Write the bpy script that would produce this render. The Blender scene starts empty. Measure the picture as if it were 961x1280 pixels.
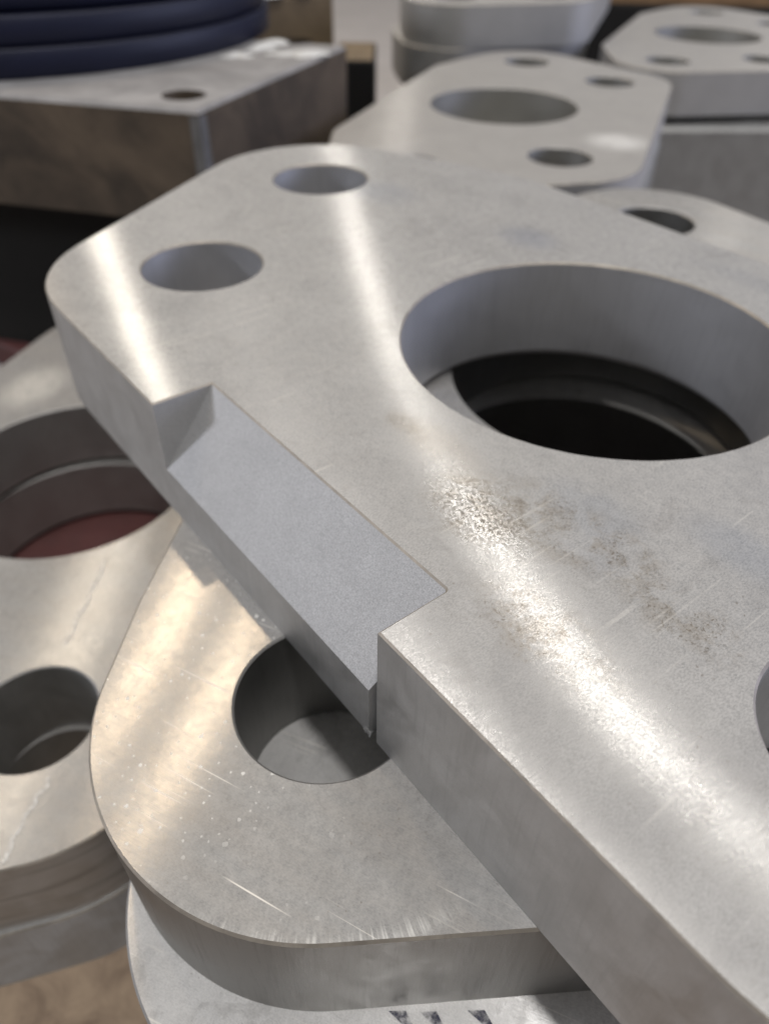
import bpy, bmesh, math, random
from math import radians as R, sin, cos, pi
from mathutils import Vector, Matrix
from mathutils.geometry import delaunay_2d_cdt

random.seed(7)
sc = bpy.context.scene
col = sc.collection
S = 0.2            # metres per working unit (1 unit = camera height above the front plate's top face)
FLOOR = 2.95       # floor lies this many units below the camera


def P(x, y, h):
    """Working coordinates: h units BELOW the camera -> metres above the floor."""
    return Vector((x * S, y * S, (FLOOR - h) * S))


# ------------------------------------------------------------------ camera
cam = bpy.data.cameras.new('camera')
camo = bpy.data.objects.new('camera', cam)
col.objects.link(camo)
cam.sensor_fit = 'HORIZONTAL'
cam.sensor_width = 27.0
cam.lens = 928.9 / 961 * 27.0
cam.clip_start = 0.01
cam.clip_end = 60
camo.matrix_world = Matrix.Translation(P(0, 0, 0)) @ Matrix.Rotation(pi / 2 - 0.72255, 4, 'X') @ Matrix.Rotation(0.01568, 4, 'Z')
cam.dof.use_dof = True
cam.dof.focus_distance = 1.30 * S
cam.dof.aperture_fstop = 6.7
sc.camera = camo

# ------------------------------------------------------------------ world and lamps
w = bpy.data.worlds.new('World')
sc.world = w
w.use_nodes = True
bg = w.node_tree.nodes['Background']
bg.inputs[0].default_value = (0.96, 0.98, 1.0, 1)
bg.inputs[1].default_value = 0.055


def area(name, loc, target, size, size_y, power, color, shape='RECTANGLE', roll=0):
    l = bpy.data.lights.new(name, 'AREA')
    l.shape = shape
    l.size = size * S
    if shape in ('RECTANGLE', 'ELLIPSE'):
        l.size_y = size_y * S
    l.energy = power
    l.color = color
    o = bpy.data.objects.new(name, l)
    col.objects.link(o)
    o.location = loc
    d = target - loc
    o.rotation_euler = (d.to_track_quat('-Z', 'Y').to_matrix() @ Matrix.Rotation(roll, 3, 'Z')).to_euler()
    return o


# broad pale ceiling glow of the hall
area('ceiling_light', P(0, 8, -20), P(0, 8, 1), 90, 90, 235, (1.0, 0.99, 0.97))
# cool daylight from the hall's open side on the right
area('cool_side_light', P(26, 5, -6), P(0.5, 2, 1), 14, 10, 68, (0.66, 0.72, 1.0))
area('cool_side_light', P(-26, 0, -9), P(0.0, 1.2, 1), 3.5, 3, 42, (0.88, 0.91, 1.0))  # unseen light on the left, added to lift the notch bevel


# high-bay lamps: direction as seen from a point on the plates
def bay(name, at, direction, dist, size, power, color):
    d = Vector(direction).normalized() * dist
    loc = P(at[0] + d.x, at[1] + d.y, at[2] - d.z)
    return area(name, loc, P(*at), size, size, power, color, 'DISK')


bay('bay_lamp', (0.32, 0.77, 1.0), (0.246, 0.59, 0.77), 26, 0.9, 7.2, (1.0, 0.96, 0.90))
bay('bay_lamp', (0.04, 1.79, 1.0), (-0.02, 0.905, 0.425), 42, 1.3, 9, (1.0, 0.95, 0.88))
bay('bay_lamp', (0.52, 0.47, 1.0), (0.44, 0.36, 0.82), 26, 0.9, 2.6, (1.0, 0.96, 0.90))
bay('bay_lamp', (-0.68, 1.83, 1.0), (-0.31, 0.836, 0.457), 30, 1.0, 8.5, (1.0, 0.93, 0.82))
bay('bay_lamp', (-0.5, 1.1, 1.349), (-0.276, 0.607, 0.745), 26, 0.8, 9, (1.0, 0.78, 0.53))
bay('bay_lamp', (-0.36, 0.91, 1.349), (-0.215, 0.545, 0.806), 26, 0.8, 8, (1.0, 0.78, 0.53))

bay('bay_lamp', (-1.06, 1.4, 2.047), (-0.394, 0.52, 0.758), 26, 1.2, 8, (1.0, 0.84, 0.64))
bay('bay_lamp', (0.27, 0.47, 1.0), (0.02, -0.06, 0.349), 24, 2.4, 64, (1.0, 0.985, 0.965))
bay('bay_lamp', (0.1, 0.5, 1.0), (0.26, 0.39, 1.0), 24, 1.8, 16, (1.0, 0.96, 0.91))

sc.view_settings.view_transform = 'Standard'
sc.view_settings.look = 'None'
sc.view_settings.exposure = 0.56
sc.view_settings.gamma = 1.0
sc.render.engine = 'CYCLES'
sc.cycles.use_denoising = True
sc.cycles.sample_clamp_indirect = 6.0
sc.cycles.max_bounces = 8


# ------------------------------------------------------------------ materials
class NT:
    def __init__(self, name):
        self.m = bpy.data.materials.new(name)
        self.m.use_nodes = True
        self.t = self.m.node_tree
        self.t.nodes.clear()
        self.out = self.n('ShaderNodeOutputMaterial')

    def n(self, kind, **kw):
        o = self.t.nodes.new(kind)
        for k, v in kw.items():
            setattr(o, k, v)
        return o

    def link(self, a, b):
        self.t.links.new(a, b)

    def set(self, sock, v):
        if hasattr(v, 'is_output'):
            self.link(v, sock)
        else:
            sock.default_value = v

    def coord(self):
        return self.n('ShaderNodeTexCoord').outputs['Object']

    def mapping(self, vec, scale=(1, 1, 1), loc=(0, 0, 0), rot=(0, 0, 0)):
        m = self.n('ShaderNodeMapping')
        self.link(vec, m.inputs[0])
        m.inputs['Location'].default_value = loc
        m.inputs['Rotation'].default_value = rot
        m.inputs['Scale'].default_value = scale
        return m.outputs[0]

    def noise(self, vec, scale, detail=4, rough=0.55, dist=0.0):
        o = self.n('ShaderNodeTexNoise')
        self.link(vec, o.inputs['Vector'])
        o.inputs['Scale'].default_value = scale
        o.inputs['Detail'].default_value = detail
        o.inputs['Roughness'].default_value = rough
        o.inputs['Distortion'].default_value = dist
        return o.outputs[0]

    def voronoi(self, vec, scale, out='Distance', rnd=1.0):
        o = self.n('ShaderNodeTexVoronoi', voronoi_dimensions='2D')
        self.link(vec, o.inputs['Vector'])
        o.inputs['Scale'].default_value = scale
        o.inputs['Randomness'].default_value = rnd
        return o.outputs[out]

    def ramp(self, f, a, b, va=0.0, vb=1.0):
        o = self.n('ShaderNodeMapRange')
        o.interpolation_type = 'SMOOTHSTEP'
        self.set(o.inputs[0], f)
        o.inputs[1].default_value = a
        o.inputs[2].default_value = b
        o.inputs[3].default_value = va
        o.inputs[4].default_value = vb
        return o.outputs[0]

    def math(self, op, a, b=0.0, clamp=False):
        o = self.n('ShaderNodeMath', operation=op, use_clamp=clamp)
        self.set(o.inputs[0], a)
        self.set(o.inputs[1], b)
        return o.outputs[0]

    def mix(self, f, a, b):
        o = self.n('ShaderNodeMix', data_type='RGBA')
        self.set(o.inputs[0], f)
        self.set(o.inputs[6], a if hasattr(a, 'is_output') else (*a, 1))
        self.set(o.inputs[7], b if hasattr(b, 'is_output') else (*b, 1))
        return o.outputs[2]

    def spot(self, vec, c, r, soft=0.6):
        """1 inside a blob round c (object coordinates, metres), fading to 0 at r (rx, ry)."""
        mp = self.mapping(vec, scale=(1 / r[0], 1 / r[1], 0), loc=(-c[0] / r[0], -c[1] / r[1], 0))
        ln = self.n('ShaderNodeVectorMath', operation='LENGTH')
        self.link(mp, ln.inputs[0])
        return self.ramp(ln.outputs['Value'], 1 - soft, 1.0, 1.0, 0.0)

    def bump(self, hgt, strength, dist, normal=None):
        o = self.n('ShaderNodeBump')
        o.inputs['Strength'].default_value = strength
        o.inputs['Distance'].default_value = dist
        self.link(hgt, o.inputs['Height'])
        if normal is not None:
            self.link(normal, o.inputs['Normal'])
        return o.outputs[0]

    def bsdf(self, color, rough, metal=0.0, normal=None, aniso=None, tangent=None, spec=0.5):
        o = self.n('ShaderNodeBsdfPrincipled')
        self.set(o.inputs['Base Color'], color if hasattr(color, 'is_output') else (*color, 1))
        self.set(o.inputs['Roughness'], rough)
        self.set(o.inputs['Metallic'], metal)
        o.inputs['Specular IOR Level'].default_value = spec
        if normal is not None:
            self.link(normal, o.inputs['Normal'])
        if aniso is not None:
            o.inputs['Anisotropic'].default_value = aniso
            self.link(tangent, o.inputs['Tangent'])
        return o.outputs[0]

    def mixs(self, f, a, b):
        o = self.n('ShaderNodeMixShader')
        self.set(o.inputs[0], f)
        self.link(a, o.inputs[1])
        self.link(b, o.inputs[2])
        return o.outputs[0]

    def done(self, shader):
        self.link(shader, self.out.inputs[0])
        return self.m


def U(v):  # working units -> metres, for object-space positions
    return tuple(x * S for x in v)


def rolled_face(name, base=(0.60, 0.59, 0.577), warm=0.0, stain=False, splatter=0.0, scratches=0.0,
                aniso_share=0.42, grit=1.0, patches=(), iso_rough=0.78, seed=0.0, arough=0.24, painted_highlight=None):
    """Ground / rolled face of a plate: grooves along the part's own y axis."""
    k = NT(name)
    v = k.mapping(k.coord(), loc=(seed, seed * 0.7, 0))
    v0 = k.coord()
    # fine grooves along y: fast across x
    groove = k.noise(k.mapping(v, scale=(1, 0.05, 1)), 1900, 2, 0.6)
    grain = k.noise(v, 1500, 3, 0.65)
    cloud = k.noise(v, 22, 5, 0.6, 0.6)
    cloud2 = k.noise(v, 70, 4, 0.6, 0.3)
    streaky = k.noise(k.mapping(v, scale=(1, 0.22, 1)), 60, 4, 0.6)
    c = k.mix(k.ramp(cloud, 0.3, 0.7), tuple(x * 0.96 for x in base), tuple(min(1, x * 1.03) for x in base))
    c = k.mix(k.math('MULTIPLY', k.ramp(cloud2, 0.52, 0.75), 0.3), c, tuple(x * 0.9 for x in base))
    c = k.mix(k.math('MULTIPLY', k.ramp(grain, 0.35, 0.75), 0.16), c, (0.40, 0.37, 0.34))
    c = k.mix(k.math('MULTIPLY', k.ramp(k.noise(v, 2600, 2, 0.6), 0.42, 0.68), 0.30 * grit), c, tuple(x * 0.72 for x in base))
    c = k.mix(k.math('MULTIPLY', k.ramp(groove, 0.5, 0.72), 0.22), c, tuple(x * 0.75 for x in base))
    c = k.mix(k.math('MULTIPLY', k.ramp(k.noise(v, 13, 4, 0.6, 1.0), 0.52, 0.68), 0.38), c, (0.45, 0.44, 0.435))
    c = k.mix(k.math('MULTIPLY', k.ramp(k.noise(v, 38, 5, 0.65, 1.5), 0.56, 0.68), 0.30), c, (0.42, 0.405, 0.39))
    if warm:
        c = k.mix(k.math('MULTIPLY', k.ramp(streaky, 0.3, 0.7), warm), c, (0.50, 0.41, 0.32))
    smooth = k.ramp(cloud2, 0.35, 0.65, -0.015, 0.025)
    rough = k.math('ADD', smooth, iso_rough)
    ar_ = k.math('ADD', k.ramp(cloud2, 0.3, 0.7, -0.006, 0.008), arough)
    # pepper of tiny dark pits
    pit = k.math('MULTIPLY', k.ramp(k.noise(v, 620, 2, 0.5), 0.66, 0.70), k.ramp(k.noise(v, 34, 4), 0.5, 0.68))
    c = k.mix(k.math('MULTIPLY', pit, 0.55), c, (0.24, 0.20, 0.16))
    share = k.math('MULTIPLY', k.ramp(k.noise(v, 210, 6, 0.8), 0.28, 0.72, aniso_share * 0.6, aniso_share * 1.35), k.ramp(k.noise(k.mapping(v, scale=(1, 0.5, 1)), 1500, 2, 0.6), 0.36, 0.64, 1 - 0.5 * grit, 1 + 0.45 * grit))
    hgt = k.math('ADD', k.math('MULTIPLY', groove, 0.5), k.math('MULTIPLY', grain, grit))
    for (cx, cy, rx, ry, colr, amt) in patches:
        s = k.math('MULTIPLY', k.spot(v0, U((cx, cy)), U((rx, ry)), 0.75), k.ramp(k.noise(v, 45, 3, 0.55), 0.15, 0.5))
        c = k.mix(k.math('MULTIPLY', s, amt), c, colr)
    if stain:
        # dried rust-brown scale, broken up into flecks, right of the notch
        fleck = k.ramp(k.noise(v, 640, 5, 0.7, 0.5), 0.56, 0.60)
        fleck2 = k.ramp(k.noise(v, 170, 8, 0.8, 0.9), 0.54, 0.60)
        m = None
        for (cx, cy, rx, ry) in ((0.31, -0.73, 0.16, 0.14), (0.45, -0.65, 0.24, 0.12), (0.57, -0.63, 0.14, 0.10),
                                 (0.74, -0.66, 0.16, 0.09), (-0.01, -0.672, 0.09, 0.04), (0.62, -0.88, 0.2, 0.1)):
            s = k.spot(v0, U((cx, cy)), U((rx, ry)), 0.95)
            m = s if m is None else k.math('MAXIMUM', m, s)
        m = k.math('MULTIPLY', k.math('MULTIPLY', m, 1.9, True), k.ramp(k.noise(v, 85, 4, 0.6, 0.6), 0.40, 0.55))
        halo = k.math('MULTIPLY', m, k.ramp(k.noise(v, 60, 5, 0.7, 1.0), 0.36, 0.62))
        c = k.mix(k.math('MULTIPLY', halo, 0.62), c, (0.43, 0.395, 0.35))
        sm = k.math('MULTIPLY', m, k.math('MAXIMUM', k.math('MULTIPLY', fleck, 0.9), k.math('MULTIPLY', fleck2, 0.5)))
        c = k.mix(k.math('MULTIPLY', sm, 0.8), c, (0.24, 0.205, 0.165))
        glint = k.spot(v0, U((0.33, -0.745)), U((0.20, 0.12)), 0.8)
        speck = k.ramp(k.noise(v, 640, 4, 0.7), 0.49, 0.53)
        share = k.math('MULTIPLY', share, k.math('SUBTRACT', 1.0, k.math('MULTIPLY', glint, speck)))
        share = k.math('MULTIPLY', share, k.math('ADD', 1.0, k.math('MULTIPLY', glint, 0.9)))
        c = k.mix(k.math('MULTIPLY', k.math('MULTIPLY', glint, speck), 0.55), c, (0.30, 0.27, 0.23))
        hgt = k.math('ADD', hgt, k.math('MULTIPLY', k.math('MULTIPLY', glint, k.noise(v, 900, 3, 0.7)), 3.0))
    n = k.bump(hgt, 0.35, 0.00006)
    tv = k.n('ShaderNodeVectorTransform', vector_type='VECTOR', convert_from='OBJECT', convert_to='WORLD')
    tv.inputs[0].default_value = (1, 0, 0)
    iso = k.bsdf(c, rough, 1.0, n)
    an = k.bsdf(c, ar_, 1.0, k.bump(k.math('ADD', groove, k.math('MULTIPLY', grain, 0.06)), 0.8, 0.00005), 1.0, tv.outputs[0])
    sh = k.mixs(k.math('MINIMUM', share, 1.0), iso, an)
    if scratches:
        # long thin bright scratches, three directions, only in places
        sc_ = None
        for i, (a, wv) in enumerate(((0.5, 420), (1.25, 500), (2.0, 380), (2.75, 460))):
            mm = k.mapping(v, scale=(1, 0.018, 1), rot=(0, 0, a), loc=(i * 3.1, 0, 0))
            line = k.ramp(k.noise(mm, wv, 1, 0.4), 0.685, 0.73)
            s = k.math('MULTIPLY', line, k.ramp(k.noise(v, 16 + i, 2), 0.52, 0.64))
            sc_ = s if sc_ is None else k.math('MAXIMUM', sc_, s)
        sh = k.mixs(k.math('MULTIPLY', sc_, scratches), sh, k.bsdf((0.82, 0.79, 0.74), 0.62, 0.6))
    if splatter:
        wob = k.n('ShaderNodeVectorMath', operation='ADD')
        wn = k.n('ShaderNodeTexNoise')
        k.link(v, wn.inputs['Vector'])
        wn.inputs['Scale'].default_value = 900
        ws = k.n('ShaderNodeVectorMath', operation='SCALE')
        k.link(wn.outputs['Color'], ws.inputs[0])
        ws.inputs['Scale'].default_value = 0.0012
        k.link(v, wob.inputs[0])
        k.link(ws.outputs[0], wob.inputs[1])
        vv = k.n('ShaderNodeTexVoronoi')
        k.link(wob.outputs[0], vv.inputs['Vector'])
        vv.voronoi_dimensions = '2D'
        vv.inputs['Scale'].default_value = 190
        sep = k.n('ShaderNodeSeparateColor')
        k.link(vv.outputs['Color'], sep.inputs[0])
        big = k.math('MULTIPLY', k.math('POWER', sep.outputs[0], 6.0), 0.13)
        dot = k.math('LESS_THAN', vv.outputs['Distance'], k.math('ADD', big, 0.075))
        keep = k.math('MULTIPLY', k.math('GREATER_THAN', sep.outputs[1], 0.5), k.math('ADD', k.spot(v0, U((-1.68, 0.45)), U((0.55, 0.42)), 0.5), k.math('MULTIPLY', k.ramp(k.noise(v, 14, 2), 0.5, 0.6), 0.3)))
        dd = k.math('MULTIPLY', dot, keep)
        sh = k.mixs(k.math('MULTIPLY', dd, splatter), sh, k.bsdf((0.78, 0.76, 0.73), 0.6, 0.0))
    if painted_highlight:  # lamp highlight painted as short bright ticks along the rounded front edge
        cx, cy, r, dx, dy = painted_highlight
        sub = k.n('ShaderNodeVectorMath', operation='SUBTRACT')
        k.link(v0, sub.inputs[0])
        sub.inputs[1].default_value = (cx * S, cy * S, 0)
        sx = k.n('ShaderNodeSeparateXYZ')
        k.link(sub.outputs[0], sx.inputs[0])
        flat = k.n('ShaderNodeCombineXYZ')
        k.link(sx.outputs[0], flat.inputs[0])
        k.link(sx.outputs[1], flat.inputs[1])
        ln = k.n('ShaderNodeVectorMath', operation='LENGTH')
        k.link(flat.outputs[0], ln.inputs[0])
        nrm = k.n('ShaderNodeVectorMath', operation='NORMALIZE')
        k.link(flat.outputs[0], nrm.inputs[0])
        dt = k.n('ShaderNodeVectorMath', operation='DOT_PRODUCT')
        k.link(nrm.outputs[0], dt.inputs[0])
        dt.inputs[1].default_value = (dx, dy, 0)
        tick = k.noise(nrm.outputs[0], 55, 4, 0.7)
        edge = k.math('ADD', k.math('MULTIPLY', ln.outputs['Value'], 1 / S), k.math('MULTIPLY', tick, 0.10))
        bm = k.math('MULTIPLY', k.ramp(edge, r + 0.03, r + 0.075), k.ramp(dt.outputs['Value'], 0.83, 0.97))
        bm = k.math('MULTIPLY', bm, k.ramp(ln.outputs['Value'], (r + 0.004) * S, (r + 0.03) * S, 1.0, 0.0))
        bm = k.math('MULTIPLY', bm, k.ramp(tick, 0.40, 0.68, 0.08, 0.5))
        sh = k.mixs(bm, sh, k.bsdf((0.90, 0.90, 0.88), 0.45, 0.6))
    return k.done(sh)


def cut_face(name, base=(0.46, 0.44, 0.42), amt=0.5, rough=0.55, seed=0.0, drag=True, mott=1.0, level=False):
    """Flame / saw cut edge: faint vertical drag lines, mottled scale."""
    k = NT(name)
    v = k.mapping(k.coord(), loc=(seed, 0, seed))
    lines = k.noise(k.mapping(v, scale=(0.06, 0.06, 1) if level else (1, 1, 0.07)), 200 if level else 420, 4, 0.6)
    cloud = k.noise(v, 38, 5, 0.62, 0.6)
    grain = k.noise(v, 1300, 3, 0.7)
    c = k.mix(k.ramp(cloud, 0.3, 0.72), tuple(x * (1 - 0.16 * mott) for x in base), tuple(x * (1 + 0.08 * mott) for x in base))
    c = k.mix(k.math('MULTIPLY', k.ramp(lines, 0.48, 0.72), amt), c, tuple(x * 0.62 for x in base))
    c = k.mix(k.math('MULTIPLY', k.ramp(grain, 0.4, 0.7), 0.2), c, tuple(x * 0.7 for x in base))
    hgt = k.math('ADD', k.math('MULTIPLY', lines, 1.5 if drag else 0.3), k.math('MULTIPLY', grain, 0.8))
    n = k.bump(hgt, 0.5, 0.00012)
    return k.done(k.bsdf(c, k.ramp(cloud, 0.3, 0.7, rough - 0.06 * mott, rough + 0.08 * mott), 0.92, n))


def blasted(name, base=(0.64, 0.638, 0.645)):
    k = NT(name)
    v = k.coord()
    g = k.noise(v, 1900, 2, 0.7)
    cl = k.noise(v, 45, 4, 0.6, 0.5)
    c = k.mix(k.ramp(cl, 0.35, 0.7), base, tuple(x * 0.93 for x in base))
    c = k.mix(k.math('MULTIPLY', k.ramp(g, 0.40, 0.62), 0.6), c, tuple(x * 0.52 for x in base))
    return k.done(k.bsdf(c, 0.66, 0.85, k.bump(g, 0.6, 0.00012)))


def plain(name, base, rough, metal=0.0, var=0.3, scale=30, bump=0.0, dark=None, spec=0.5):
    k = NT(name)
    v = k.coord()
    n1 = k.noise(v, scale, 5, 0.65, 0.7)
    n2 = k.noise(v, scale * 9, 4, 0.65)
    c = k.mix(k.math('MULTIPLY', k.ramp(n1, 0.32, 0.7), var * 1.6, True), base, dark or tuple(x * 0.5 for x in base))
    c = k.mix(k.math('MULTIPLY', k.ramp(n2, 0.45, 0.7), 0.3), c, tuple(x * 0.7 for x in base))
    n = k.bump(k.math('ADD', n1, k.math('MULTIPLY', n2, 0.4)), bump, 0.0008) if bump else None
    return k.done(k.bsdf(c, rough, metal, n, spec=spec))


M_front = rolled_face('milled_face_front', stain=True, scratches=0.22, aniso_share=0.40,
                      patches=((-1.306, 0.287, 0.20, 0.16, (0.45, 0.46, 0.49), 0.5), (-0.634, 0.403, 0.16, 0.12, (0.40, 0.41, 0.45), 0.6),
                               (0.534, -0.304 - 0.35, 0.10, 0.10, (0.46, 0.47, 0.50), 0.3), (0.46, -0.56, 0.16, 0.1, (0.42, 0.44, 0.48), 0.35),
                               (0.72, -0.42, 0.16, 0.09, (0.42, 0.44, 0.48), 0.4), (0.2, 0.72, 0.5, 0.08, (0.46, 0.46, 0.47), 0.5),
                               (0.5, 0.78, 0.5, 0.06, (0.50, 0.44, 0.36), 0.4), (0.1, -0.66, 0.2, 0.08, (0.46, 0.42, 0.37), 0.4)))
M_second = rolled_face('milled_face_speckled', base=(0.55, 0.543, 0.535), warm=0.12, grit=0.4, arough=0.24, painted_highlight=(-1.595, 0.18, 0.485, -0.86, -0.51), splatter=0.9, scratches=0.9, aniso_share=0.46, seed=1.3, iso_rough=0.72)
M_low = rolled_face('milled_face_scratched', base=(0.80, 0.79, 0.78), grit=0.5, scratches=0.6, aniso_share=0.25, seed=2.2)
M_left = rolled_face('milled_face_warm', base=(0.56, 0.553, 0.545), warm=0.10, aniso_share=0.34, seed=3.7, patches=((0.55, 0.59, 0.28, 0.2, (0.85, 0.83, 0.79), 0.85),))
M_far = rolled_face('milled_face_far', base=(0.60, 0.585, 0.57), aniso_share=0.2, seed=5.1)
M_cut = cut_face('cut_edge', base=(0.53, 0.525, 0.52), amt=0.2, seed=0.4)
M_cut2 = cut_face('cut_edge_streaked', base=(0.50, 0.505, 0.51), amt=0.8, seed=1.9, level=True)
M_cutL = cut_face('cut_edge_pale', base=(0.60, 0.635, 0.68), amt=0.25, rough=0.66, seed=2.4)
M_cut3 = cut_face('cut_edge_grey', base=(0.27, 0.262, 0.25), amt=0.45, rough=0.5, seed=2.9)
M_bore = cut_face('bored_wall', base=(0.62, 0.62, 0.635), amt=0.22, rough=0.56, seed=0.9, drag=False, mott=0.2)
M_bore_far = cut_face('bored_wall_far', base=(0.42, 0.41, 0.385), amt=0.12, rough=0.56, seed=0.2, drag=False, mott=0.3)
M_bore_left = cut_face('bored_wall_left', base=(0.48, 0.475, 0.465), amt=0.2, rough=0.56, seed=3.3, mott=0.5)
M_bore_deep = cut_face('bored_wall_deep_shade', base=(0.16, 0.155, 0.15), amt=0.3, rough=0.6, seed=3.9, mott=0.5)  # bore walls low in the stack, darkened to stand in for shade
M_rim_deep = cut_face('deep_shade_rim', base=(0.16, 0.155, 0.15), amt=0.2, mott=0.3)  # hole rims of the deep plates, shade put into the colour
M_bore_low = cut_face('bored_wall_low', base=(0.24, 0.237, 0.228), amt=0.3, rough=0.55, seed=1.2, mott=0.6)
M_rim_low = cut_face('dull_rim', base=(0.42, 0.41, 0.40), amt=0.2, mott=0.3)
M_blast = blasted('blasted_bevel')
M_rim = plain('bright_rim', (0.50, 0.45, 0.39), 0.6, 0.9, 0.45, 60)
M_rust = plain('rusty_scale', (0.145, 0.108, 0.076), 0.68, 0.2, 0.55, 8, 0.4, (0.038, 0.029, 0.022))
M_rusttop = plain('dull_steel_top', (0.37, 0.36, 0.36), 0.70, 0.35, 0.5, 9, 0.1)
M_blue = plain('blue_black_coating', (0.009, 0.011, 0.032), 0.5, 0.0, 0.3, 10, spec=0.35)
M_wood = plain('brown_wood', (0.40, 0.295, 0.205), 0.75, 0.0, 0.5, 26, 0.5, (0.15, 0.10, 0.07))
M_tan = plain('tan_board', (0.20, 0.145, 0.085), 0.8, 0.0, 0.3, 14, 0.3)
M_orange = plain('orange_timber', (0.30, 0.18, 0.09), 0.8, 0.0, 0.3, 14, 0.3)
M_dark = plain('dark_timber_and_shade', (0.007, 0.006, 0.005), 0.9, 0.0, 0.4, 14, 0.3)  # timber, and the painted deep shade under the steel block
M_red = plain('red_primer', (0.11, 0.036, 0.034), 0.6, 0.0, 0.35, 16, 0.2, (0.06, 0.03, 0.028))
M_floor = plain('concrete_floor', (0.43, 0.40, 0.385), 0.7, 0.0, 0.12, 3, 0.1)
M_white = plain('white_residue', (0.68, 0.68, 0.67), 0.45, 0.0, 0.1, 40)
def worn_mark(name, base, lo, hi):
    k = NT(name)
    v = k.coord()
    tr = k.n('ShaderNodeBsdfTransparent')
    a = k.ramp(k.math('ADD', k.math('MULTIPLY', k.noise(v, 420, 4, 0.7), 0.6), k.math('MULTIPLY', k.noise(v, 90, 3, 0.6), 0.4)), lo, hi)
    return k.done(k.mixs(a, tr.outputs[0], k.bsdf(base, 0.7)))


M_chalk = worn_mark('chalk_mark', (0.86, 0.84, 0.81), 0.36, 0.62)
M_ink = worn_mark('dark_ink', (0.05, 0.05, 0.085), 0.34, 0.66)
M_stripe = plain('dull_grey_stripe', (0.17, 0.165, 0.165), 0.7, 0.0, 0.4, 40)
M_slab = cut_face('slab_side', base=(0.38, 0.375, 0.36), amt=0.35, rough=0.6, seed=4.0)


# ------------------------------------------------------------------ mesh helpers
def finish(name, verts, faces, mats, midx, smooth=None, parent=None):
    me = bpy.data.meshes.new(name)
    me.from_pydata([tuple(c * S for c in v) for v in verts], [], faces)
    for m in mats:
        me.materials.append(m)
    for i, p in enumerate(me.polygons):
        p.material_index = midx[i]
        if smooth is not None:
            p.use_smooth = smooth[i]
    me.update()
    o = bpy.data.objects.new(name, me)
    col.objects.link(o)
    if parent:
        o.parent = parent
    return o


def tag(o, label=None, cat=None, group=None, kind=None):
    if label: o['label'] = label
    if cat: o['category'] = cat
    if group: o['group'] = group
    if kind: o['kind'] = kind
    return o


def place(o, x, y, h, rz=0):
    o.location = P(x, y, h)
    o.rotation_euler = (0, 0, rz)
    return o


T = 0.349                       # plate thickness
RH, RM = 0.194, 0.536           # small holes, main bore
H1, H2, RC = (1.10, -0.62), (1.595, 0.18), 0.485
HOLES = [(0, 0, RM), (-H1[0] - 0.008, H1[1], RH), (H1[0] - 0.008, H1[1] + 0.003, RH), (-H2[0], H2[1], RH), (H2[0], H2[1], RH)]


def hull(pts):
    pts = sorted(set((round(a, 6), round(b, 6)) for a, b in pts))
    def half(ps):
        o = []
        for p in ps:
            while len(o) > 1 and (o[-1][0] - o[-2][0]) * (p[1] - o[-2][1]) - (o[-1][1] - o[-2][1]) * (p[0] - o[-2][0]) <= 1e-9:
                o.pop()
            o.append(p)
        return o[:-1]
    return half(pts) + half(pts[::-1])


def plate_outline():
    pts = []
    for (cx, cy), r in (((-H1[0], H1[1]), RC), (H1, RC), ((-H2[0], H2[1]), RC), (H2, RC), ((-1.05, 0.58), 0.30), ((1.05, 0.58), 0.30), ((-1.40, 0.29), 0.46), ((1.40, 0.29), 0.46)):
        for i in range(160):
            a = 2 * pi * i / 160 + 1e-4
            pts.append((cx + r * cos(a), cy + r * sin(a)))
    return hull(pts)            # counter-clockwise


def offset(poly, d):
    """Offset a closed CCW polygon inwards by d (mitred)."""
    out = []
    n = len(poly)
    for i in range(n):
        a, b, c = Vector(poly[i - 1]), Vector(poly[i]), Vector(poly[(i + 1) % n])
        d1, d2 = (b - a).normalized(), (c - b).normalized()
        n1, n2 = Vector((-d1.y, d1.x)), Vector((-d2.y, d2.x))
        m = n1 + n2
        m = m / max(1e-6, m.dot(n1)) if m.length > 1e-6 else n1
        out.append(tuple(b + m * d))
    return out


def cdt(outer, holes):
    vs = [Vector(p) for p in outer]
    faces = [list(range(len(outer)))]
    for hpts in holes:
        faces.append(list(range(len(vs), len(vs) + len(hpts))))
        vs += [Vector(p) for p in hpts]
    v, e, f, _, _, _ = delaunay_2d_cdt(vs, [], faces, 1, 1e-7)
    ctr = [(sum((Vector(p) for p in hp), Vector((0, 0))) / len(hp), (Vector(hp[0]) - sum((Vector(p) for p in hp), Vector((0, 0))) / len(hp)).length) for hp in holes]
    keep = []
    for t in f:
        m = sum((v[i] for i in t), Vector((0, 0))) / len(t)
        if all((m - c).length > r * 0.9985 for c, r in ctr) :
            keep.append(t)
    return v, keep


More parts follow.
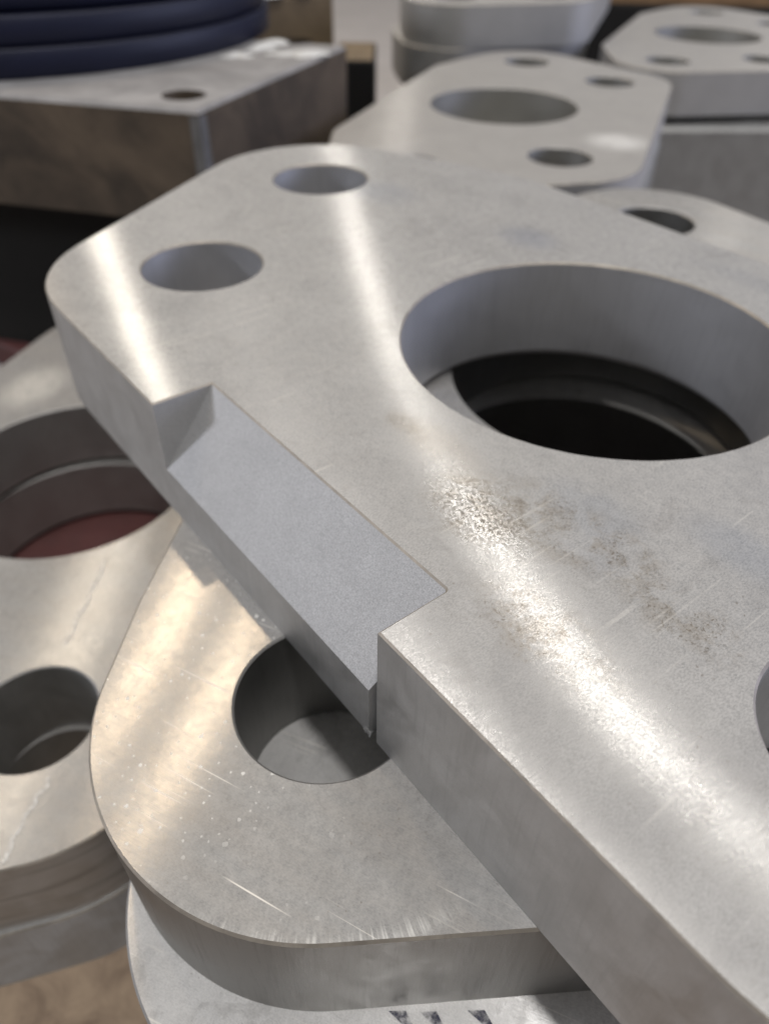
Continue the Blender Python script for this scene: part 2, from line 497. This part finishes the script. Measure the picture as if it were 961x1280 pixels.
def make_plate(name, mats, notch=False, ch=0.004):
    """mats: top, side, bore, bevel, rim.  Origin on the top face at the main bore's centre."""
    top_m, side_m, bore_m, bev_m, rim_m, hrim_m = range(6)
    V, F, MI, SM = [], [], [], []

    def face(idx, m, s=False):
        F.append(idx); MI.append(m); SM.append(s)

    base = plate_outline()
    ND, NB, NE, zb = 0.161, -1.105, 0.445, 0.20
    if notch:
        # the straight edge runs left -> right in CCW order along y = NB
        i0 = max(range(len(base)), key=lambda i: (base[(i + 1) % len(base)][0] - base[i][0]) if abs(base[i][1] - NB) < 2e-3 and abs(base[(i + 1) % len(base)][1] - NB) < 2e-3 else -1)
        base = base[i0 + 1:] + base[:i0 + 1]          # now the straight edge joins last -> first
        yb = base[-1][1]
        N = [(-NE, yb), (-NE, yb + ND), (NE - 0.006, yb + ND), (NE - 0.0018, yb + ND - 0.0018), (NE, yb + ND - 0.006), (NE, yb)]
        topo = base + N
    else:
        topo = base
    nb = len(topo)
    inn = offset(topo, ch)
    circ = []
    for (cx, cy, r) in HOLES:
        k = 128 if r > 0.3 else 72
        circ.append([(cx, cy, r, 2 * pi * i / k) for i in range(k)])
    hc = 0.005
    # top face
    tv, tf = cdt(inn, [[(cx + (r + hc) * cos(a), cy + (r + hc) * sin(a)) for cx, cy, r, a in c] for c in circ])
    o = len(V)
    V.extend((p.x, p.y, 0) for p in tv)
    for f in tf:
        face([o + i for i in f], top_m)
    # bottom face
    if notch:
        K = [(-NE, yb), (NE - 0.026, yb), (NE - 0.018, yb + 0.03), (NE, yb + 0.03), (NE, yb)]
        bot = base + K
    else:
        bot = base
    def bch(r):
        return 0.028 if r > 0.3 else 0.008
    bv, bf = cdt(bot, [[(cx + (r + bch(r)) * cos(a), cy + (r + bch(r)) * sin(a)) for cx, cy, r, a in c] for c in circ])
    o = len(V)
    V.extend((p.x, p.y, -T) for p in bv)
    for f in bf:
        face([o + i for i in f][::-1], top_m)
    # chamfer round the top edge
    o = len(V)
    V.extend((x, y, 0) for x, y in inn)
    V.extend((x, y, -ch) for x, y in topo)
    for i in range(nb):
        j = (i + 1) % nb
        face([o + i, o + nb + i, o + nb + j, o + j], rim_m)
    # side wall (smooth round the arcs)
    o = len(V)
    m = len(base)
    V.extend((x, y, -ch) for x, y in base)
    V.extend((x, y, -T) for x, y in base)
    last = m if not notch else m - 1
    for i in range(last):
        j = (i + 1) % m
        face([o + i, o + m + i, o + m + j, o + j], side_m, True)
    if notch:
        def quad(pts, mm):
            oo = len(V)
            V.extend(pts)
            face(list(range(oo, oo + len(pts))), mm)
        L, Rr = base[-1], base[0]
        n0, n1, n2, n2b, n2c, n3 = N
        quad([(*L, -ch), (*L, -T), (*n0, -T), (*n0, -zb), (*n0, -ch)], side_m)
        quad([(*n3, -ch), (*n3, -T), (*Rr, -T), (*Rr, -ch)], side_m)
        def zz(p):                                      # height of the bevel plane
            t = (yb + ND - p[1]) / ND
            return -ch - t * (zb - ch)
        quad([(*n0, -ch), (*n0, -zb), (*n1, -ch)], bev_m)      # end wall nearer the rounded corner
        k0, k1, k2, k3, k4 = K
        # sloped bevel face
        quad([(*n1, -ch), (*n0, -zb), (*k1, zz(k1)), (*k2, zz(k2)), (*k3, zz(k3)), (*n2c, zz(n2c)), (*n2b, zz(n2b)), (*n2, -ch)], bev_m)
        quad([(*n2, -ch), (*n2b, zz(n2b)), (*n2b, -ch)], bev_m)
        quad([(*n2b, -ch), (*n2b, zz(n2b)), (*n2c, zz(n2c)), (*n2c, -ch)], bev_m)
        # land under the bevel, kerf and far end wall
        quad([(*k0, -zb), (*k0, -T), (*k1, -T), (*k1, zz(k1))], side_m)
        quad([(*k1, zz(k1)), (*k1, -T), (*k2, -T), (*k2, zz(k2))], side_m)
        quad([(*k2, zz(k2)), (*k2, -T), (*k3, -T), (*k3, zz(k3))], bev_m)
        quad([(*k3, zz(k3)), (*k3, -T), (*n3, -T), (*n3, -ch), (*n2c, -ch), (*n2c, zz(n2c))], bev_m)
    # bores
    for c in circ:
        k = len(c)
        b = bch(c[0][2])
        rings = [(hc, 0), (0, -hc), (0, -T + b), (b, -T)]
        for q in range(3):
            o = len(V)
            for dr, z in rings[q:q + 2]:
                V.extend((cx + (r + dr) * cos(a), cy + (r + dr) * sin(a), z) for cx, cy, r, a in c)
            for i in range(k):
                j = (i + 1) % k
                face([o + i, o + j, o + k + j, o + k + i], hrim_m if q == 0 else bore_m, True)
    return finish(name, V, F, mats, MI, SM)


def prism(name, poly, h0, h1, mats, chamfer=0.01, parent=None, mi=(0, 1)):
    """Solid block from a CCW polygon (working coords), top at depth h0, bottom at h1; bevelled top edge."""
    V, F, MI = [], [], []
    inn = offset(poly, chamfer)
    n = len(poly)
    V += [(x, y, -h0) for x, y in inn] + [(x, y, -h0 - chamfer) for x, y in poly] + [(x, y, -h1) for x, y in poly]
    F.append(list(range(n))); MI.append(mi[0])
    F.append(list(range(2 * n, 3 * n))[::-1]); MI.append(mi[1])
    for i in range(n):
        j = (i + 1) % n
        F.append([i, n + i, n + j, j]); MI.append(mi[1])
        F.append([n + i, 2 * n + i, 2 * n + j, n + j]); MI.append(mi[1])
    V = [(x, y, z + FLOOR) for x, y, z in V]
    cx = sum(p[0] for p in poly) / n; cy = sum(p[1] for p in poly) / n
    V = [(x - cx, y - cy, z - (FLOOR - h1)) for x, y, z in V]
    o = finish(name, V, F, mats, MI)
    o.location = P(cx, cy, h1)
    return o


def box(name, cx, cy, lx, ly, rz, h0, h1, mats, chamfer=0.012):
    c, s = cos(rz), sin(rz)
    poly = [(cx + a * c - b * s, cy + a * s + b * c) for a, b in ((-lx / 2, -ly / 2), (lx / 2, -ly / 2), (lx / 2, ly / 2), (-lx / 2, ly / 2))]
    return prism(name, poly, h0, h1, mats, chamfer)


# ------------------------------------------------------------------ setting
fl = finish('concrete_floor', [(-70, -60, 0), (70, -60, 0), (70, 90, 0), (-70, 90, 0)], [[0, 1, 2, 3]], [M_floor], [0])
tag(fl, 'pale smooth concrete floor of the hall behind the steel stacks', 'floor', kind='structure')

# dunnage under the stacks
bd = Vector((0.87, -0.49))
ba = math.atan2(bd.y, bd.x)
tag(box('wooden_board', -0.35 - 0.48 * 0.49, 0.55 - 0.48 * 0.87, 5.2, 1.64, ba, 2.745, 2.93, [M_wood, M_wood]),
    'brown stained wooden board under the lower left round-ended plates', 'board')
tag(box('steel_beam', -1.25, 2.85, 3.6, 1.25, ba, 2.745, 2.93, [M_red, M_red]),
    'dull red painted beam seen down through the big left hole', 'beam', 'red beams under the stacks')
tag(box('steel_beam', -2.35, 4.98, 3.4, 0.60, ba, 2.745, 2.93, [M_red, M_red]),
    'dull red beam crossing the dark gap at the left edge', 'beam', 'red beams under the stacks')

# ------------------------------------------------------------------ the plates
G = 'thick steel lug plates with one large and four small holes'


def putplate(o, c, theta, h):
    o.location = P(c[0], c[1], h)
    o.rotation_euler = (0, 0, R(theta - 90))
    return o


front = make_plate('steel_plate', [M_front, M_cut, M_bore, M_blast, M_rim, M_rim], True)
putplate(front, (0.5735, 1.861), 38.8, 1.0)
tag(front, 'large pale steel plate on top in front, with a sloping notch cut in its edge', 'steel plate', G)

def make_burr():
    rb = random.Random(5)
    V, F = [], []
    for (bx_, sz) in ((0.406, 0.005), (0.412, 0.009), (0.418, 0.006), (0.423, 0.008)):
        o = len(V)
        by, bz = -1.105, -T + 0.004
        ring_ = [(bx_ + sz * 0.8 * cos(a) * rb.uniform(0.7, 1.2), by + 0.002 * rb.uniform(-1, 1), bz + sz * sin(a) * rb.uniform(0.6, 1.2)) for a in [2 * pi * q / 7 for q in range(7)]]
        V += ring_
        V.append((bx_ + rb.uniform(-0.004, 0.004), by - sz * 0.35, bz - sz * 0.9))
        V.append((bx_, by + 0.012, bz))
        for q in range(7):
            F.append([o + q, o + (q + 1) % 7, o + 7])
            F.append([o + (q + 1) % 7, o + q, o + 8])
    b = finish('burr', V, F, [M_cut], [0] * len(F))
    b.parent = front
    return b


make_burr()

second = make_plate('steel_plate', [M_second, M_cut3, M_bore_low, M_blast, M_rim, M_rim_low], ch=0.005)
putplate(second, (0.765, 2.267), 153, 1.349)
tag(second, 'tan steel plate flecked with white specks, lying directly under the notched plate', 'steel plate', G)


def plate_copy(src, c, theta, h, label, mats=None):
    o = src.copy()
    col.objects.link(o)
    if mats:
        o.data = src.data.copy()
        for i, m in enumerate(mats):
            o.data.materials[i] = m
    putplate(o, c, theta, h)
    o['label'] = label
    return o


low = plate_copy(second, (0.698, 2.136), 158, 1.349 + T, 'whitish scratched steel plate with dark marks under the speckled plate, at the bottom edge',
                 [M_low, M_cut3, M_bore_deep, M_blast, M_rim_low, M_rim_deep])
plate_copy(low, (0.76, 2.26), 157, 1.349 + 2 * T, 'grey steel plate fourth from the top in the front stack')
plate_copy(low, (0.74, 2.24), 155, 1.349 + 3 * T, 'grey steel plate lowest in the front stack')
kL = 2.047 / 2.02
left = plate_copy(second, (-1.365 * kL, 2.520 * kL), 164, 2.047, 'warm grey steel plate on the left crossed by a white wavy chalk line',
                  [M_left, M_cut2, M_bore_left, M_blast, M_rim, M_rim_low])
plate_copy(left, (-1.365 * kL - 0.02, 2.520 * kL - 0.02), 164.6, 2.047 + T, 'steel plate under the chalk-marked left plate, lying on the brown board',
           [M_left, M_cutL, M_bore_left, M_blast, M_rim, M_rim_low])
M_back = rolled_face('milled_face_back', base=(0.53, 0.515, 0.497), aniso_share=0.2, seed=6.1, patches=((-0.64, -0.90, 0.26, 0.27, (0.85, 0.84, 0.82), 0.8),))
M_cutF = cut_face('cut_edge_far', base=(0.50, 0.49, 0.475), amt=0.15, rough=0.68, seed=6.4, mott=0.35)
farm = [M_far, M_cutF, M_bore_far, M_blast, M_rim, M_rim_low]
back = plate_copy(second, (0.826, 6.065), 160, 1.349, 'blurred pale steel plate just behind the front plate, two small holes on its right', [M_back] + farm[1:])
plate_copy(back, (3.298, 9.169), 156.5, 1.349, 'blurred pale steel plate at the upper right, lying on a thick dark block')
plate_copy(back, (1.24, 10.10), 163, 1.0, 'upper steel plate of the far middle stack, cut off by the top edge')
plate_copy(back, (1.12, 10.12), 166, 1.349, 'lower steel plate of the far middle stack, jutting out to the left')

# chalk line on the left plate, ink marks on the lowest visible plate: thin flat marks
def ribbon(name, pts, wd, h, mat, jitter=0.0):
    V, F = [], []
    rs = random.Random(3)
    dense = []
    for a, b in zip(pts, pts[1:]):
        for i in range(8):
            t = i / 8
            dense.append((a[0] + (b[0] - a[0]) * t + rs.uniform(-1, 1) * jitter, a[1] + (b[1] - a[1]) * t + rs.uniform(-1, 1) * jitter))
    dense.append(pts[-1])
    for i, p in enumerate(dense):
        a = Vector(dense[max(0, i - 1)]); b = Vector(dense[min(len(dense) - 1, i + 1)])
        d = (b - a).normalized(); nn = Vector((-d.y, d.x)) * wd / 2 * rs.uniform(0.6, 1.3)
        V += [(p[0] - nn.x, p[1] - nn.y, 0), (p[0] + nn.x, p[1] + nn.y, 0)]
    for i in range(len(dense) - 1):
        F.append([2 * i, 2 * i + 2, 2 * i + 3, 2 * i + 1])
    return V, F


def mark(name, V, F, plate, h, mat):
    o = finish(name, [(x, y, z) for x, y, z in V], F, [mat], [0] * len(F))
    bpy.context.view_layer.update()
    o.parent = plate
    o.matrix_parent_inverse = plate.matrix_world.inverted()
    o.location = P(0, 0, h - 0.002)
    return o


bpy.context.view_layer.update()
for seg in ([(-1.074, 2.02), (-1.068, 1.93), (-1.080, 1.86), (-1.072, 1.80), (-1.088, 1.73), (-1.082, 1.66), (-1.092, 1.60)],
            [(-0.975, 1.115), (-0.970, 1.085), (-0.992, 1.055), (-0.986, 1.03), (-1.003, 1.0), (-0.998, 0.965), (-1.014, 0.935), (-1.006, 0.90), (-1.012, 0.865)]):
    V_, F_ = ribbon('chalk_line', seg, 0.011, 2.047, M_chalk, 0.0016)
    mark('chalk_line', V_, F_, left, 2.047, M_chalk)
for (x, y) in ((0.045, 0.437), (0.105, 0.437), (0.20, 0.440)):
    V_ = [(x - 0.022, y + 0.008, 0), (x + 0.012, y + 0.009, 0), (x + 0.026, y - 0.016, 0), (x + 0.010, y - 0.018, 0)]
    mark('ink_mark', V_, [[0, 3, 2, 1]], low, 1.349 + T, M_ink)

# ------------------------------------------------------------------ background pieces
d1 = Vector((-0.97, 0.234)).normalized()
A0 = Vector((-1.004, 4.267))
A1 = Vector((-0.383, 5.94)); A1 = A0 + (A1 - A0) * 1.1
A2 = A0 + d1 * 4.2
A3 = A2 + (A1 - A0)


def block_with_holes():
    poly = [tuple(A0), tuple(A1), tuple(A3), tuple(A2)]
    cx, cy = A0
    pl = [(x - cx, y - cy) for x, y in poly]
    V, F, MI, SM = [], [], [], []
    ch, hh = 0.018, 0.60
    inn = offset(pl, ch)
    hs = [(-1.147 - cx, 4.58 - cy + 0.02, 0.123), (-0.70 - cx, 6.25 - cy, 0.125)]
    circ = [[(a + (r) * cos(2 * pi * i / 48), b + r * sin(2 * pi * i / 48)) for i in range(48)] for a, b, r in hs]
    tv, tf = cdt(inn, circ)
    V += [(p.x, p.y, hh) for p in tv]
    for f in tf:
        F.append(list(f)); MI.append(0); SM.append(False)
    o = len(V)
    V += [(x, y, hh) for x, y in inn] + [(x, y, hh - ch) for x, y in pl] + [(x, y, 0) for x, y in pl]
    for i in range(4):
        j = (i + 1) % 4
        F.append([o + i, o + 4 + i, o + 4 + j, o + j]); MI.append(0); SM.append(False)
        F.append([o + 4 + i, o + 8 + i, o + 8 + j, o + 4 + j]); MI.append(1); SM.append(False)
    F.append([o + 11, o + 10, o + 9, o + 8]); MI.append(1); SM.append(False)
    for c in circ:
        o = len(V)
        k = len(c)
        V += [(x, y, hh) for x, y in c] + [(x, y, 0.05) for x, y in c]
        for i in range(k):
            j = (i + 1) % k
            F.append([o + i, o + j, o + k + j, o + k + i]); MI.append(1); SM.append(True)
        F.append([o + k + i for i in range(k)]); MI.append(1); SM.append(False)
    ob = finish('steel_block', V, F, [M_rusttop, M_rust], MI, SM)
    ob.location = P(A0.x, A0.y, 1.6)
    return ob


blk = block_with_holes()
tag(blk, 'rusty brown steel block with holes in its grey top, at the upper left', 'steel block')
tag(prism('painted_shade_support', [tuple(A0 + Vector((-0.25, 0.3))), tuple(A1 + Vector((-0.3, -0.2))), tuple(A3 + Vector((0.2, -0.2))), tuple(A2 + Vector((0.2, 0.3)))], 1.603, 2.948, [M_dark, M_dark]),  # near-black block stands in for the deep shade below the steel block
    'black support painted as the deep shade under the rusty brown steel block', 'support')
# pale weld stripe down the block's front corner
st = finish('weld_stripe', [(-0.05, 0.004, 0.03), (0.004, -0.004, 0.03), (0.03, 0.06, 0.03), (-0.05, 0.004, 0.575), (0.004, -0.004, 0.575), (0.03, 0.06, 0.575)],
            [[0, 1, 4, 3], [1, 2, 5, 4]], [M_stripe], [0, 0])
st.parent = blk
st.location = (0, 0, 0)
st.location = (0.0, -0.003 * S, 0)


def ring(h0, h1, label, r=1.9, cx=-2.85, cy=6.66):
    V, F, MI, SM = [], [], [], []
    prof = [(0.75, 0), (r - 0.006, 0), (r, 0.006), (r, (h1 - h0) - 0.007), (r - 0.007, h1 - h0), (0.75, h1 - h0)]
    k = 128
    for pr, z in prof:
        V += [(pr * cos(2 * pi * i / k), pr * sin(2 * pi * i / k), z) for i in range(k)]
    for q in range(len(prof)):
        q2 = (q + 1) % len(prof)
        for i in range(k):
            j = (i + 1) % k
            F.append([q * k + i, q * k + j, q2 * k + j, q2 * k + i]); MI.append(0); SM.append(q in (2, 5))
    o = finish('flange_ring', V, F, [M_blue], MI, SM)
    o.location = P(cx, cy, h1)
    return tag(o, label, 'ring', 'dark blue rings stacked on the rusty block')


ring(0.846, 0.998, 'lowest dark blue ring, lying right on the rusty block')
ring(0.690, 0.836, 'second dark blue ring up on the rusty block', cx=-2.88, cy=6.68)
ring(0.535, 0.676, 'topmost dark blue ring, just cut by the top left corner', cx=-2.90, cy=6.75)

# white dried residue lumps on the block's top
rs = random.Random(11)
V, F = [], []
def lump(cx, cy, rx, ry, hz, rot):
    o = len(V)
    k, m = 20, 5
    for a in range(m):
        t = a / (m - 1)
        for i in range(k):
            an = 2 * pi * i / k
            rr = (1 - t * 0.95) * (1 + 0.22 * sin(3 * an + cx * 9) + 0.12 * sin(7 * an + cy * 5))
            x, y = rx * rr * cos(an), ry * rr * sin(an)
            V.append((cx + x * cos(rot) - y * sin(rot), cy + x * sin(rot) + y * cos(rot), hz * sin(t * pi / 2) * (1 + 0.2 * sin(5 * an))))
    for a in range(m - 1):
        for i in range(k):
            j = (i + 1) % k
            F.append([o + a * k + i, o + a * k + j, o + (a + 1) * k + j, o + (a + 1) * k + i])
    F.append([o + (m - 1) * k + i for i in range(k)])
lump(-0.74, 5.78, 0.10, 0.07, 0.01, 0.4)
lump(-0.90, 5.95, 0.13, 0.07, 0.02, 0.9)
lump(-0.56, 5.78, 0.13, 0.10, 0.02, 0.2)
lump(-1.02, 5.68, 0.10, 0.07, 0.02, 0.2)
lump(-0.84, 6.16, 0.12, 0.08, 0.02, 0.7)
res = finish('white_residue', V, F, [M_white], [0] * len(F), [True] * len(F))
res.location = P(0, 0, 0.999)
tag(res, 'white crusty residue splashed on the rusty block beside its far hole', 'residue')

# box, bag and timbers behind
bx = box('wooden_crate', -1.42, 9.25, 1.15, 1.15, R(38), 1.03, 2.948, [M_tan, M_tan], 0.03)
tag(bx, 'brown wooden crate standing behind the rusty block', 'crate')
V, F = [], []
lump(-1.2, 9.05, 0.42, 0.36, 0.22, 0.3)
bg_ = finish('white_bag', V, F, [M_white], [0] * len(F), [True] * len(F))
bg_.location = P(0, 0, 1.028)
tag(bg_, 'white plastic bag lying on the brown crate at the top edge', 'bag')
tm = box('timber_block', -0.33, 8.0, 0.36, 0.9, 0.0, 1.35, 2.948, [M_tan, M_dark], 0.02)
tag(tm, 'dark timber block with lighter top between rusty block and pale floor', 'timber')

# right-hand stack under the far plate
c0 = Vector((3.298, 9.169))
slab_poly = [(1.85, 7.12), (5.6, 7.32), (5.4, 10.6), (2.6, 10.4)]
tag(prism('steel_slab', slab_poly, 1.755, 2.948, [M_slab, M_slab], 0.03), 'thick dark grey steel slab under the upper right plate', 'steel slab')
for (x, y) in ((2.6, 8.3), (4.6, 8.4)):
    tag(box('spacer_strip', x, y, 0.25, 1.8, 0.1, 1.699, 1.754, [M_dark, M_dark], 0.005), 'thin black spacer strip in the gap under the upper right plate, ' + ('nearer its left end' if x < 3 else 'nearer its right end'), 'spacer', 'spacer strips under the upper right plate')
tag(box('timber_beam', 4.9, 13.2, 5.0, 0.5, R(-4), 1.05, 1.55, [M_orange, M_orange], 0.02), 'orange brown timber beam beyond the upper right plate', 'timber')
tag(box('timber_beam', 5.2, 13.6, 5.4, 1.6, R(-4), 1.56, 2.948, [M_dark, M_dark], 0.02), 'black timber stack carrying the orange brown beam', 'timber')
tag(box('support_block', 0.9, 6.2, 1.6, 2.2, R(70), 1.70, 2.948, [M_slab, M_slab], 0.02), 'grey steel block hidden under the blurred plate behind the front one', 'support')
tag(box('support_block', 1.2, 10.2, 1.6, 1.6, R(70), 1.70, 2.948, [M_slab, M_slab], 0.02), 'grey steel block hidden under the far middle stack', 'support')
